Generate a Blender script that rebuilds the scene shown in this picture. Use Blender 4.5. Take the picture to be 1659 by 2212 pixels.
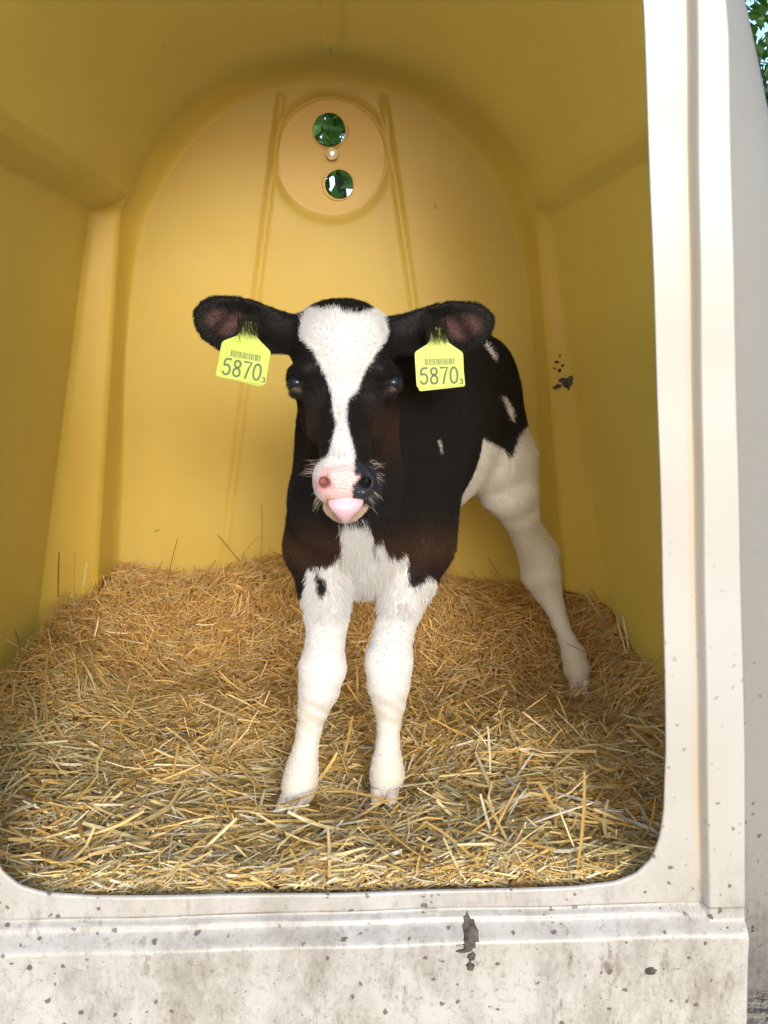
import bpy, bmesh, math
import numpy as np
from mathutils import Vector
R = math.radians
SC = bpy.context.scene
for o in list(bpy.data.objects): bpy.data.objects.remove(o)

# ------------------------------------------------------------------ camera
PITCH, YAW, CZ = R(10.0), R(2.72), 0.95
cam_d = bpy.data.cameras.new('camera'); cam = bpy.data.objects.new('camera', cam_d)
SC.collection.objects.link(cam)
cam_d.sensor_fit = 'VERTICAL'; cam_d.sensor_height = 36; cam_d.sensor_width = 27; cam_d.lens = 36
cam_d.clip_start = 0.02; cam_d.clip_end = 600
cam.location = (0, 0, CZ); cam.rotation_euler = (R(90)-PITCH, 0, -YAW)
SC.camera = cam
# ------------------------------------------------------------------ sky + sun
SUN_EL, SUN_AZ = R(15), R(173)          # azimuth from +y (behind the hutch) towards +x: low, behind the viewer, standing in for a camera flash
w = bpy.data.worlds.new('World'); SC.world = w; w.use_nodes = True
nt = w.node_tree; sky = nt.nodes.new('ShaderNodeTexSky'); sky.sky_type = 'NISHITA'
sky.sun_disc = False; sky.sun_elevation = SUN_EL; sky.sun_rotation = SUN_AZ
sky.air_density = 1.0; sky.dust_density = 2.0
bg = nt.nodes['Background']; bg.inputs['Strength'].default_value = 0.15
nt.links.new(sky.outputs[0], bg.inputs[0])
sl = bpy.data.lights.new('sun', 'SUN'); sl.energy = .85; sl.angle = R(12); sl.color = (1, .97, .94)
so = bpy.data.objects.new('sun', sl); SC.collection.objects.link(so)
sd = Vector((math.sin(SUN_AZ)*math.cos(SUN_EL), math.cos(SUN_AZ)*math.cos(SUN_EL), math.sin(SUN_EL)))
so.rotation_euler = (-sd).to_track_quat('-Z', 'Y').to_euler()
SC.view_settings.view_transform = 'Standard'; SC.view_settings.look = 'None'
SC.view_settings.use_white_balance = True; SC.view_settings.white_balance_temperature = 5750
SC.view_settings.exposure = 1.12; SC.view_settings.gamma = 1
SC.render.engine = 'CYCLES'
cy = SC.cycles; cy.use_denoising = True; cy.max_bounces = 10; cy.diffuse_bounces = 6; cy.transmission_bounces = 8
cy.sample_clamp_indirect = 6; cy.caustics_reflective = False; cy.caustics_refractive = False

# ------------------------------------------------------------------ measuring helpers
_f = np.array([math.sin(YAW)*math.cos(PITCH), math.cos(YAW)*math.cos(PITCH), -math.sin(PITCH)])
_r = np.array([math.cos(YAW), -math.sin(YAW), 0.])
_u = np.array([math.sin(YAW)*math.sin(PITCH), math.cos(YAW)*math.sin(PITCH), math.cos(PITCH)])
S = 768/1659.
def W(x, y, Y):
    """a point measured on the photograph (1659 wide) at the real depth Y -> metres"""
    v = _f + (x*S-384)/1024*_r + (512-y*S)/1024*_u
    k = Y/v[1]; return np.array([v[0]*k, v[1]*k, CZ+v[2]*k])
def bearing(P):
    d = P-np.array([0, 0, CZ]); D = d@_f
    return (384+1024*(d@_r)/D)/S, (512-1024*(d@_u)/D)/S
def inpoly(x, y, poly):
    poly = np.asarray(poly, float); inside = np.zeros(x.shape, bool); n = len(poly)
    for i in range(n):
        x1, y1 = poly[i]; x2, y2 = poly[(i+1) % n]
        c = ((y1 > y) != (y2 > y))
        with np.errstate(divide='ignore', invalid='ignore'):
            inside ^= c & (x < (x2-x1)*(y-y1)/(y2-y1+1e-12)+x1)
    return inside
rng = np.random.default_rng(7)

# ------------------------------------------------------------------ object helpers
def link(name, data, parent=None):
    o = bpy.data.objects.new(name, data); SC.collection.objects.link(o)
    if parent: o.parent = parent; o.matrix_parent_inverse = parent.matrix_world.inverted()
    return o
def tag(o, label=None, cat=None, group=None, kind=None):
    for k, v in (('label', label), ('category', cat), ('group', group), ('kind', kind)):
        if v: o[k] = v
    return o
def empty(name, loc):
    o = link(name, None); o.location = loc; bpy.context.view_layer.update(); return o
def npmesh(name, V, F, mats, parent=None, smooth=True, midx=None, col=None):
    """V (n,3); F (m,4) or (m,3) int array"""
    V = np.asarray(V, np.float32); F = np.asarray(F, np.int32); k = F.shape[1]
    me = bpy.data.meshes.new(name)
    me.vertices.add(len(V)); me.vertices.foreach_set('co', V.ravel())
    me.loops.add(F.size); me.loops.foreach_set('vertex_index', F.ravel())
    me.polygons.add(len(F)); me.polygons.foreach_set('loop_start', np.arange(0, F.size, k, dtype=np.int32))
    me.polygons.foreach_set('loop_total', np.full(len(F), k, np.int32))
    for m in (mats if isinstance(mats, (list, tuple)) else [mats]): me.materials.append(m)
    if midx is not None: me.polygons.foreach_set('material_index', np.asarray(midx, np.int32))
    me.update(calc_edges=True); me.validate()
    me.polygons.foreach_set('use_smooth', np.full(len(me.polygons), smooth))
    if col is not None:
        a = me.color_attributes.new('Col', 'FLOAT_COLOR', 'POINT')
        c = np.ones((len(V), 4), np.float32); c[:, :3] = col; a.data.foreach_set('color', c.ravel())
    return link(name, me, parent)
def loft(loops, closed=True):
    """list of (n,3) loops -> V,F"""
    n = len(loops[0]); V = np.concatenate(loops); F = []
    j = np.arange(n if closed else n-1); j2 = (j+1) % n
    for i in range(len(loops)-1):
        F.append(np.stack([i*n+j, i*n+j2, (i+1)*n+j2, (i+1)*n+j], 1))
    return V, np.concatenate(F)
def bm_obj(name, bm, m, parent=None, smooth=True):
    me = bpy.data.meshes.new(name); bm.to_mesh(me); bm.free(); me.materials.append(m)
    me.polygons.foreach_set('use_smooth', [smooth]*len(me.polygons))
    return link(name, me, parent)

# ------------------------------------------------------------------ material helpers
def mat(name):
    m = bpy.data.materials.new(name); m.use_nodes = True; t = m.node_tree
    return m, t, t.nodes['Principled BSDF'], t.nodes['Material Output']
def N(t, typ, **kw):
    n = t.nodes.new(typ)
    for k, v in kw.items():
        if k in n.inputs.keys(): n.inputs[k].default_value = v
        else: setattr(n, k, v)
    return n
def noise(t, scale, detail=4, rough=.55, vec=None, stretch=None):
    tc = N(t, 'ShaderNodeTexCoord'); n = N(t, 'ShaderNodeTexNoise'); n.inputs['Scale'].default_value = scale
    n.inputs['Detail'].default_value = detail; n.inputs['Roughness'].default_value = rough
    src = tc.outputs['Object']
    if stretch:
        mp = N(t, 'ShaderNodeMapping'); mp.inputs['Scale'].default_value = stretch
        t.links.new(src, mp.inputs[0]); src = mp.outputs[0]
    t.links.new(src, n.inputs['Vector']); return n.outputs['Fac']
def ramp(t, fac, pts):
    r = N(t, 'ShaderNodeValToRGB'); e = r.color_ramp.elements
    while len(e) > 2: e.remove(e[0])
    for i, (p, c) in enumerate(pts):
        x = e[i] if i < 2 else e.new(p)
        x.position = p; x.color = (*c, 1) if len(c) == 3 else c
    t.links.new(fac, r.inputs[0]); return r.outputs[0]
def mix(t, fac, a, b, mode='MIX'):
    m = N(t, 'ShaderNodeMix'); m.data_type = 'RGBA'; m.blend_type = mode
    for v, i in ((fac, 0), (a, 6), (b, 7)):
        if isinstance(v, (int, float)): m.inputs[i].default_value = v
        elif isinstance(v, tuple): m.inputs[i].default_value = (*v, 1)
        else: t.links.new(v, m.inputs[i])
    return m.outputs[2]
def math_(t, op, a, b=0.):
    m = N(t, 'ShaderNodeMath'); m.operation = op
    for v, i in ((a, 0), (b, 1)):
        if isinstance(v, (int, float)): m.inputs[i].default_value = v
        else: t.links.new(v, m.inputs[i])
    return m.outputs[0]
def translucent(t, p, out, colour, amount):
    tr = N(t, 'ShaderNodeBsdfTranslucent'); mx = N(t, 'ShaderNodeMixShader'); mx.inputs[0].default_value = amount
    if isinstance(colour, tuple): tr.inputs[0].default_value = (*colour, 1)
    else: t.links.new(colour, tr.inputs[0])
    t.links.new(p.outputs[0], mx.inputs[1]); t.links.new(tr.outputs[0], mx.inputs[2]); t.links.new(mx.outputs[0], out.inputs[0])
def spots(t, scale, lo, hi, seed=0., stretch=(1, 1, 1)):
    """scattered round-ish specks: 1 inside a speck"""
    tc = N(t, 'ShaderNodeTexCoord'); mp = N(t, 'ShaderNodeMapping'); mp.inputs['Location'].default_value = (seed, seed*.7, seed*1.3)
    mp.inputs['Scale'].default_value = stretch
    t.links.new(tc.outputs['Object'], mp.inputs[0])
    wn = N(t, 'ShaderNodeTexNoise'); wn.inputs['Scale'].default_value = scale*1.3; wn.inputs['Detail'].default_value = 3; t.links.new(mp.outputs[0], wn.inputs[0])
    vm = N(t, 'ShaderNodeVectorMath'); vm.operation = 'SCALE'; vm.inputs[3].default_value = .9/scale
    t.links.new(wn.outputs['Color'], vm.inputs[0])
    va = N(t, 'ShaderNodeVectorMath'); va.operation = 'ADD'; t.links.new(mp.outputs[0], va.inputs[0]); t.links.new(vm.outputs[0], va.inputs[1])
    v = N(t, 'ShaderNodeTexVoronoi'); v.inputs['Scale'].default_value = scale; t.links.new(va.outputs[0], v.inputs['Vector'])
    sep = N(t, 'ShaderNodeSeparateColor'); t.links.new(v.outputs['Color'], sep.inputs[0])
    # radius varies per cell; most cells hold nothing
    rad = math_(t, 'MULTIPLY', math_(t, 'MAXIMUM', math_(t, 'SUBTRACT', sep.outputs[0], lo), 0.), hi)
    d = math_(t, 'SUBTRACT', rad, v.outputs['Distance'])
    return math_(t, 'MINIMUM', math_(t, 'MAXIMUM', math_(t, 'MULTIPLY', d, 9.), 0.), 1.)

# ---- outside plastic: creamy white gelcoat with mud specks thickest low down
def make_white(name, base, trans, dirty=1.):
    m, t, p, out = mat(name)
    tc = N(t, 'ShaderNodeTexCoord'); sx = N(t, 'ShaderNodeSeparateXYZ'); t.links.new(tc.outputs['Object'], sx.inputs[0])
    low = N(t, 'ShaderNodeMapRange'); low.inputs[1].default_value = .75; low.inputs[2].default_value = .12
    low.inputs[3].default_value = 0.; low.inputs[4].default_value = 1.; t.links.new(sx.outputs[2], low.inputs[0])
    vlow = N(t, 'ShaderNodeMapRange'); vlow.inputs[1].default_value = .27; vlow.inputs[2].default_value = .10
    t.links.new(sx.outputs[2], vlow.inputs[0])
    stain = ramp(t, noise(t, 3.2, 5), [(.35, base), (.75, tuple(c*k for c, k in zip(base, (.93, .9, .84))))])
    c = stain
    # grimy film, low down, smeared downwards
    film = ramp(t, noise(t, 8, 9, .78, stretch=(1, 1, .5)), [(.46, (0, 0, 0)), (.66, (1, 1, 1))])
    c = mix(t, math_(t, 'MULTIPLY', math_(t, 'MULTIPLY', film, vlow.outputs[0]), .85*dirty), c, (.20, .18, .15))
    fine = ramp(t, noise(t, 110, 5, .8), [(.54, (0, 0, 0)), (.74, (1, 1, 1))])
    c = mix(t, math_(t, 'MULTIPLY', math_(t, 'MULTIPLY', fine, vlow.outputs[0]), .85*dirty), c, (.13, .105, .08))
    smear = ramp(t, noise(t, 30, 5, .75, stretch=(1, 1, .28)), [(.57, (0, 0, 0)), (.68, (1, 1, 1))])
    c = mix(t, math_(t, 'MULTIPLY', math_(t, 'MULTIPLY', smear, vlow.outputs[0]), .8*dirty), c, (.17, .145, .115))
    s1 = spots(t, 90, .73, 1.6, 0.)
    c = mix(t, math_(t, 'MULTIPLY', math_(t, 'MULTIPLY', s1, low.outputs[0]), .95), c, (.11, .09, .065))
    s2 = spots(t, 20, .84, 1.5, 3.1)
    c = mix(t, math_(t, 'MULTIPLY', math_(t, 'MULTIPLY', s2, vlow.outputs[0]), .9), c, (.15, .13, .115))
    s3 = spots(t, 34, .965, 4., 8.2, (1, 1, .8))
    c = mix(t, math_(t, 'MULTIPLY', s3, .7), c, (.10, .08, .06))
    cr = math_(t, 'SUBTRACT', 1., math_(t, 'MINIMUM', math_(t, 'MULTIPLY', math_(t, 'ABSOLUTE', math_(t, 'SUBTRACT', sx.outputs[2], .1605)), 420.), 1.))  # dark line painted along the ledge crease, in place of its shadow
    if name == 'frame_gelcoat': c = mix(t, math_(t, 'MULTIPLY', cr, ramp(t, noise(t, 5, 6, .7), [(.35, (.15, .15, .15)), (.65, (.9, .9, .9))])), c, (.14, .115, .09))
    # patchy ochre band along the side grooves
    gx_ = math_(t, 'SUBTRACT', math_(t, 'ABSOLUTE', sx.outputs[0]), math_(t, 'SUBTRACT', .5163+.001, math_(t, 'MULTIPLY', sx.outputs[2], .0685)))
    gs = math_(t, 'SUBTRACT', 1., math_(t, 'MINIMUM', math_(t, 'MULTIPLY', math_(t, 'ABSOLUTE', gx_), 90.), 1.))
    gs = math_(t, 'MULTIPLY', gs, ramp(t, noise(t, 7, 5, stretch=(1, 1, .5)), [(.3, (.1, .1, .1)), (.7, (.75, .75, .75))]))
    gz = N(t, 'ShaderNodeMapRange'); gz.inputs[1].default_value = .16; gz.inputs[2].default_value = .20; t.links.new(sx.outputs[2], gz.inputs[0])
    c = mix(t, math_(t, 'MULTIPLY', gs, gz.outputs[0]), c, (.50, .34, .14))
    t.links.new(c, p.inputs['Base Color']); p.inputs['Roughness'].default_value = .38
    b = N(t, 'ShaderNodeBump'); b.inputs['Strength'].default_value = .12; b.inputs['Distance'].default_value = .004
    t.links.new(noise(t, 22, 4), b.inputs['Height']); t.links.new(b.outputs[0], p.inputs['Normal'])
    if trans: translucent(t, p, out, c, trans)
    return m
# ---- inside plastic: ochre yellow
def make_yellow(name, base, trans, tr_col):
    m, t, p, out = mat(name)
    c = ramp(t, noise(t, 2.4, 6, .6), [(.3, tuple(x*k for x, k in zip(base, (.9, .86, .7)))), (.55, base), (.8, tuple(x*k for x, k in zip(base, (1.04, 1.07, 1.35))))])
    streak = ramp(t, noise(t, 7, 5, .6, stretch=(1, 1, .12)), [(.45, (0, 0, 0)), (.8, (1, 1, 1))])
    c = mix(t, math_(t, 'MULTIPLY', streak, .16), c, tuple(x*.7 for x in base))
    s1 = spots(t, 22, .90, 1.5, 1.7)
    c = mix(t, math_(t, 'MULTIPLY', s1, .85), c, (.03, .02, .008))
    sc_ = ramp(t, noise(t, 26, 6, .8, stretch=(1, .5, .3)), [(.66, (0, 0, 0)), (.76, (1, 1, 1))])
    c = mix(t, math_(t, 'MULTIPLY', sc_, .28), c, (.22, .13, .03))
    s2 = spots(t, 60, .955, 3., 5.)
    c = mix(t, math_(t, 'MULTIPLY', s2, .6), c, (.06, .04, .01))
    t.links.new(c, p.inputs['Base Color']); p.inputs['Roughness'].default_value = .36
    b = N(t, 'ShaderNodeBump'); b.inputs['Strength'].default_value = .25; b.inputs['Distance'].default_value = .006
    t.links.new(noise(t, 6, 3), b.inputs['Height']); t.links.new(b.outputs[0], p.inputs['Normal'])
    translucent(t, p, out, tr_col, trans)
    return m
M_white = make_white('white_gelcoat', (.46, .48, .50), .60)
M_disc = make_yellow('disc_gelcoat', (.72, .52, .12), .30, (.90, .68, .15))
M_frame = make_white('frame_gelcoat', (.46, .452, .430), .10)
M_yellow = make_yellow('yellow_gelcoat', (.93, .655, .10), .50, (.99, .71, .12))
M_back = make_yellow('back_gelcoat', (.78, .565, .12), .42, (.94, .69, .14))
def plain(name, c, rough=.5, metal=0., **kw):
    m, t, p, out = mat(name); p.inputs['Base Color'].default_value = (*c, 1)
    p.inputs['Roughness'].default_value = rough; p.inputs['Metallic'].default_value = metal
    for k, v in kw.items(): p.inputs[k.replace('_', ' ')].default_value = v
    return m

# ================================================================== GROUND
m_gr, t, p, out = mat('ground_dirt')
c = ramp(t, noise(t, 1.3, 8, .65), [(.3, (.30, .275, .23)), (.7, (.46, .43, .37))])
c = mix(t, ramp(t, noise(t, 60, 3), [(.5, (0, 0, 0)), (.7, (.6, .6, .6))]), c, (.36, .29, .16))
t.links.new(c, p.inputs['Base Color']); p.inputs['Roughness'].default_value = .95
b = N(t, 'ShaderNodeBump'); b.inputs['Distance'].default_value = .02; t.links.new(noise(t, 40, 5), b.inputs['Height']); t.links.new(b.outputs[0], p.inputs['Normal'])
g = np.array([(-300, -300, -.05), (300, -300, -.05), (300, 300, -.05), (-300, 300, -.05)])
tag(npmesh('ground', g, [[0, 1, 2, 3]], m_gr), kind='structure')

# ================================================================== HUTCH
CEN = np.array([0., .80])                # every section is star-shaped about (x, z) = (0, .8)
NA = 1200
def radial(poly, ang):
    """poly: closed (x,z) list -> loop of points at the given angles about CEN"""
    P = np.asarray(poly, float)-CEN; Q = np.roll(P, -1, 0); r = np.zeros(len(ang))
    dx, dz = np.cos(ang), np.sin(ang)
    for (x1, z1), (x2, z2) in zip(P, Q):
        ex, ez = x2-x1, z2-z1; den = dx*ez-dz*ex
        with np.errstate(divide='ignore', invalid='ignore'):
            tt = (x1*ez-z1*ex)/den; ss = (x1*dz-z1*dx)/den
        ok = (tt > 0) & (ss >= -1e-9) & (ss <= 1+1e-9) & np.isfinite(tt)
        r = np.where(ok, np.maximum(r, tt), r)
    return np.stack([CEN[0]+r*dx, CEN[1]+r*dz], 1)
ANG = np.linspace(0, 2*math.pi, NA, endpoint=False)-math.pi/2
def both(right, left=None):
    """right side points from bottom centre up to top centre -> closed polygon"""
    left = left if left is not None else [(-x, z) for x, z in right]
    return list(right)+[q for q in reversed(left) if abs(q[0]) > 1e-6]
def smoothloop(P, k=2):
    for _ in range(k): P = (np.roll(P, 1, 0)+2*P+np.roll(P, -1, 0))/4
    return P
arch_front = [(.373, 1.342), (.350, 1.43), (.30, 1.50), (.22, 1.55), (.12, 1.575), (0, 1.585)]
open_R = [(0, .1865), (.20, .187), (.33, .189), (.384, .194), (.413, .205), (.435, .228), (.445, .262), (.4485, .30), (.447, .386), (.428, .667), (.408, .927), (.388, 1.17)]+arch_front
open_L = [(0, .1865), (-.20, .190), (-.335, .193), (-.400, .199), (-.432, .210), (-.455, .232), (-.466, .262), (-.472, .30), (-.472, .386), (-.456, .667), (-.438, .927), (-.420, 1.17)]+[(-x-.03*(x > .1), z) for x, z in arch_front]
L_open = smoothloop(radial(both(open_R, open_L), ANG), 3)
gro = lambda z: .503-(z-.194)*.0685      # right groove x at height z
colx = lambda z: .580-(z-.10)*.088       # right outer edge of the front column
out_R = [(0, -.045), (.30, -.045), (.566, -.045), (.566, 0), (.566, .06), (.565, .13), (.549, .385), (.514, .798), (.472, 1.30), (.455, 1.42), (.41, 1.52), (.32, 1.60), (.17, 1.645), (0, 1.66)]
L_out = smoothloop(radial(both(out_R), ANG), 1)
def sstep(x): x = np.clip(x, 0, 1); return x*x*(3-2*x)
def front_y(x, z):
    """how far each bit of the front frame stands proud of its recessed flange (towards the camera is -y)"""
    ax = np.abs(x); g = gro(z)
    topg = 1.46-.14*(ax/.4)**2*1.2
    a = sstep((ax-g)/.010)*.016
    a = np.maximum(a, sstep((z-np.maximum(topg+.12, 0))/.012)*.016)
    # skirt: ledge comes out under the groove, rounded, then falls nearly plumb
    b = sstep((.158-z)/.006)*.010+sstep((.150-z)/.026)*.022
    b = b+.010*sstep((.10-z)/.12)-.006*np.exp(-((z-.161)/.0025)**2)
    # moulded wave on the skirt and slow warp of the thin plastic
    wv = .0014*np.sin(x*9+1)*np.sin(z*23)+.0012*np.sin(x*23+z*7)
    return 1.30-np.maximum(a, b)-wv
hutch = empty('calf_hutch', (0, 1.95, 0))
tag(hutch, 'domed plastic calf hutch, white outside and yellow inside, sheltering the calf', 'calf hutch')
# front frame: flange, grooves, side columns and skirt as one swept sheet with a turned-in lip
rows = []
def grow(L, k): return np.column_stack([L[:, 0]*k, CEN[1]+(L[:, 1]-CEN[1])*k])
q = grow(L_open, 1.024); rows.append(np.column_stack([q[:, 0], np.full(NA, 1.327), q[:, 1]]))
q = grow(L_open, 1.006); rows.append(np.column_stack([q[:, 0], np.full(NA, 1.308), q[:, 1]]))
K = 90
for i in range(K+1):
    s = i/K
    q = L_open*(1-s)+L_out*s
    y = front_y(q[:, 0], q[:, 1])
    if i == 0: y = y+.0035
    if i == 0: pass
    rows.append(np.column_stack([q[:, 0], y, q[:, 1]]))
for k, (e, dy) in enumerate([(.0022, .0015), (.0036, .005), (.004, .012), (.004, .05)]):
    d = L_out-CEN; d = d/np.linalg.norm(d, axis=1)[:, None]; q = L_out+d*e
    y = front_y(L_out[:, 0], L_out[:, 1])+dy
    if k == 3: y = np.full(NA, 1.352)
    rows.append(np.column_stack([q[:, 0], y, np.maximum(q[:, 1], -.049)]))
V, F = loft(rows)
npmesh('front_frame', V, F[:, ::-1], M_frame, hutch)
# outer wall of the body behind the frame
def ext(f, rear=1.):
    return both([(0, -.046), (.40, -.046), (.745*f, -.046), (.735*f, .30), (.700*f, .70), (.648*f, 1.0), (.585*f, 1.19), (.556*f, 1.29), (.528*f, 1.38), (.46*f, 1.50), (.33*f, 1.60), (.17*f, 1.65), (0, 1.665)])
rows = []
for (y, bl) in [(1.345, 0.), (1.347, .35), (1.352, .62), (1.362, .82), (1.38, .95), (1.41, 1.), (1.5, 1.), (1.65, 1.), (1.9, 1.), (2.2, 1.), (2.45, .985)]:
    if bl <= 0: q = L_out
    else: q = L_out*(1-bl)+smoothloop(radial(ext(1.), ANG), 3)*bl
    rows.append(np.column_stack([q[:, 0], np.full(NA, y), q[:, 1]]))
ybk = lambda z: 2.575-.10*np.clip((z-.2)/1.3, 0, 1)
qe = smoothloop(radial(ext(1.), ANG), 3)
for k in range(1, 7):
    a = k/6*math.pi/2; sc = 1-.13*(1-math.cos(a)); q = CEN+(qe-CEN)*[sc, 1]; q[:, 1] = np.where(q[:, 1] > CEN[1], CEN[1]+(q[:, 1]-CEN[1])*(1-.09*(1-math.cos(a))), q[:, 1])
    rows.append(np.column_stack([q[:, 0], 2.45+(ybk(q[:, 1])+.035-2.45)*math.sin(a), q[:, 1]]))
last = rows[-1][:, [0, 2]]
VC = np.array([-.004, 1.348]); VR = .118
def circ(c, r, n=NA): return np.column_stack([c[0]+r*np.cos(ANG[:n]), c[1]+r*np.sin(ANG[:n])])
for s in (.1, .3, .5, .7, .85, 1.):
    q = last*(1-s)+circ(VC, VR)*s; rows.append(np.column_stack([q[:, 0], ybk(q[:, 1])+.035, q[:, 1]]))
q = circ(VC, .1186); rows.append(np.column_stack([q[:, 0], ybk(q[:, 1])+.001, q[:, 1]]))
V, F = loft(rows)
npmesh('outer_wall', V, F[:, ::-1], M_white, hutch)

# inner wall
def inner(y):
    up = .03*sstep((2.3-y)/.9)           # the roof climbs a little towards the mouth
    roof = [(.450, 1.270), (.432, 1.31+up*.3), (.400, 1.365+up*.6), (.335, 1.440+up), (.25, 1.502+up), (.16, 1.541+up), (.06, 1.562+up)]
    rr = -.016*sstep((2.38-y)/.05)         # ridge channel
    roof += [(.032-.006*(1-sstep((2.2-y)/.8)), 1.567+up), (.024-.006*(1-sstep((2.2-y)/.8)), 1.568+up+rr), (0, 1.569+up+rr)]
    k = sstep((2.415-y)/.022)             # 1 = bulged lower wall, 0 = plain column near the back
    def side(sg):
        off = .028 if sg < 0 else 0.
        bx = lambda z: .500+(1.215-z)*.178+off*1.6
        px_ = lambda z: .463+(1.215-z)*.108+off*.6
        lo = [(z, bx(z)*k+px_(z)*(1-k)) for z in (0, .3, .6, .9, 1.215)]
        q = [(0, 0)]+[(x, z) for z, x in lo]
        q += [(.492+off*1.4, 1.219), (.462+off*.7, 1.234), (.447+off*.3, 1.252)] if k > .5 else [(.459+off*.5, 1.225), (.454+off*.4, 1.24), (.447+off*.3, 1.254)]
        q += roof[1:]
        return [(sg*x, z) for x, z in q]
    return radial(both(side(1), side(-1)), ANG)
q = grow(L_open, 1.024); rows = [np.column_stack([q[:, 0], np.full(NA, 1.3272), q[:, 1]])]
for f, y in ((.2, 1.33), (.35, 1.335), (.45, 1.342), (.55, 1.355), (.75, 1.375), (.9, 1.40), (.98, 1.43)):
    q = rows[0][:, [0, 2]]*(1-f)+inner(1.4)*f; rows.append(np.column_stack([q[:, 0], np.full(NA, y), q[:, 1]]))
ys = list(np.linspace(1.46, 2.28, 22))+list(np.linspace(2.29, 2.385, 9))+[2.39, 2.395, 2.400, 2.405, 2.410, 2.415, 2.42]
for y in ys:
    q = smoothloop(inner(y), 1); rows.append(np.column_stack([q[:, 0], np.full(NA, y), q[:, 1]]))
pan = [(0, 0), (.575, 0), (.540, .30), (.520, .50), (.488, .90), (.468, 1.03), (.447, 1.13), (.417, 1.215), (.375, 1.29), (.332, 1.352), (.28, 1.405), (.215, 1.452), (.137, 1.486), (.06, 1.5), (0, 1.502)]
panL = [(-x-.014*(x > .1), z) for x, z in pan]
P0 = smoothloop(radial(both(pan, panL), ANG), 6)
q0 = smoothloop(inner(2.42), 2)
yb = lambda z: 2.575-.10*np.clip((z-.2)/1.3, 0, 1)  # the end wall leans in towards its top
for k in range(1, 13):
    a = k/12*math.pi/2; s = 1-math.cos(a); q = q0*(1-s)+P0*s
    rows.append(np.column_stack([q[:, 0], 2.42+(yb(q[:, 1])-2.42)*math.sin(a), q[:, 1]]))
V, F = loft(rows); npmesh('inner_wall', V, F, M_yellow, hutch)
# end wall with its two ribs and vent ring
def back_y(x, z):
    y = yb(z)
    for sg, sl_, x0 in ((-1, .155, -.118), (1, .160, .118)):
        xc = x0+sg*(1.47-z)*sl_
        d = np.abs(x-xc); y = y-.0055*sstep(1-d/.015)*sstep((1.49-z)/.03)
    d = np.hypot(x-VC[0], z-VC[1]); y = y-.0055*np.exp(-((d-.128)/.010)**2)
    return y
rows = []
for i in range(0, 101):
    s = i/100; q = P0*(1-s)+circ(VC, .1185)*s
    rows.append(np.column_stack([q[:, 0], back_y(q[:, 0], q[:, 1]), q[:, 1]]))
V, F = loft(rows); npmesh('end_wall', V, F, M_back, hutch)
# vent cover: a disc with two round holes and a screw
def disc_with_holes(name, R0, holes, y0, y1, m, parent):
    bm = bmesh.new(); edges = []
    def ring(c, r, n):
        vs = [bm.verts.new((c[0]+r*math.cos(2*math.pi*i/n), 0, c[1]+r*math.sin(2*math.pi*i/n))) for i in range(n)]
        es = [bm.edges.new((vs[i], vs[(i+1) % n])) for i in range(n)]; return es
    edges += ring(VC, R0, 72)
    for c, r in holes: edges += ring(c, r, 40)
    res = bmesh.ops.triangle_fill(bm, edges=edges, use_beauty=True, use_dissolve=False, normal=(0, -1, 0))
    faces = [f for f in bm.faces]
    ext_ = bmesh.ops.extrude_face_region(bm, geom=faces)
    vs = [v for v in ext_['geom'] if isinstance(v, bmesh.types.BMVert)]
    bmesh.ops.translate(bm, verts=vs, vec=(0, y1-y0, 0))
    for v in bm.verts: v.co.y += y0+float(yb(np.array(v.co.z)))-2.475
    bmesh.ops.recalc_face_normals(bm, faces=bm.faces)
    return bm_obj(name, bm, m, parent, smooth=False)
H1, H2 = (-.0085, 1.407), (.0135, 1.288)
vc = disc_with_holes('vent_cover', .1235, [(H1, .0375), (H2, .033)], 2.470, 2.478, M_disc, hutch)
def ring_mesh(name, c, y, R0, r, m, parent, squash=1.):
    a = np.linspace(0, 2*math.pi, 65)[:-1]; rows = []
    for b in np.linspace(0, 2*math.pi, 13)[:-1]:
        rr = R0+r*math.cos(b); rows.append(np.column_stack([c[0]+rr*np.cos(a), np.full(64, y+r*squash*math.sin(b)), c[1]+rr*np.sin(a)]))
    rows.append(rows[0]); V, F = loft(rows); return npmesh(name, V, F, m, parent)
for c, r, o in ((H1, .041, (.008, 0)), (H2, .038, (-.008, .006))):
    ring_mesh('hole_rim', (c[0]+o[0]*.3, c[1]+o[1]*.3), float(yb(np.array(c[1])))-.0055, r, .0013, M_back, vc)
M_steel = plain('screw_steel', (.55, .52, .46), .35, .8)
M_cream = plain('cream_washer', (.75, .70, .52), .5)
ring_mesh('washer', (-.002, 1.352), 2.4745-.012, .0095, .0042, M_cream, vc, .8)
bm = bmesh.new(); bmesh.ops.create_cone(bm, cap_ends=True, segments=6, radius1=.007, radius2=.0055, depth=.008)
bmesh.ops.rotate(bm, verts=bm.verts, matrix=__import__('mathutils').Matrix.Rotation(R(90), 3, 'X')); bmesh.ops.translate(bm, verts=bm.verts, vec=(-.002, 2.460, 1.352))
bm_obj('screw_head', bm, M_steel, vc, False)
# small rivet at the rear end of the ridge channel
bm = bmesh.new(); bmesh.ops.create_icosphere(bm, subdivisions=2, radius=.005); bmesh.ops.translate(bm, verts=bm.verts, vec=(-.006, 2.372, 1.553))
bm_obj('rivet', bm, M_steel, hutch)

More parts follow.
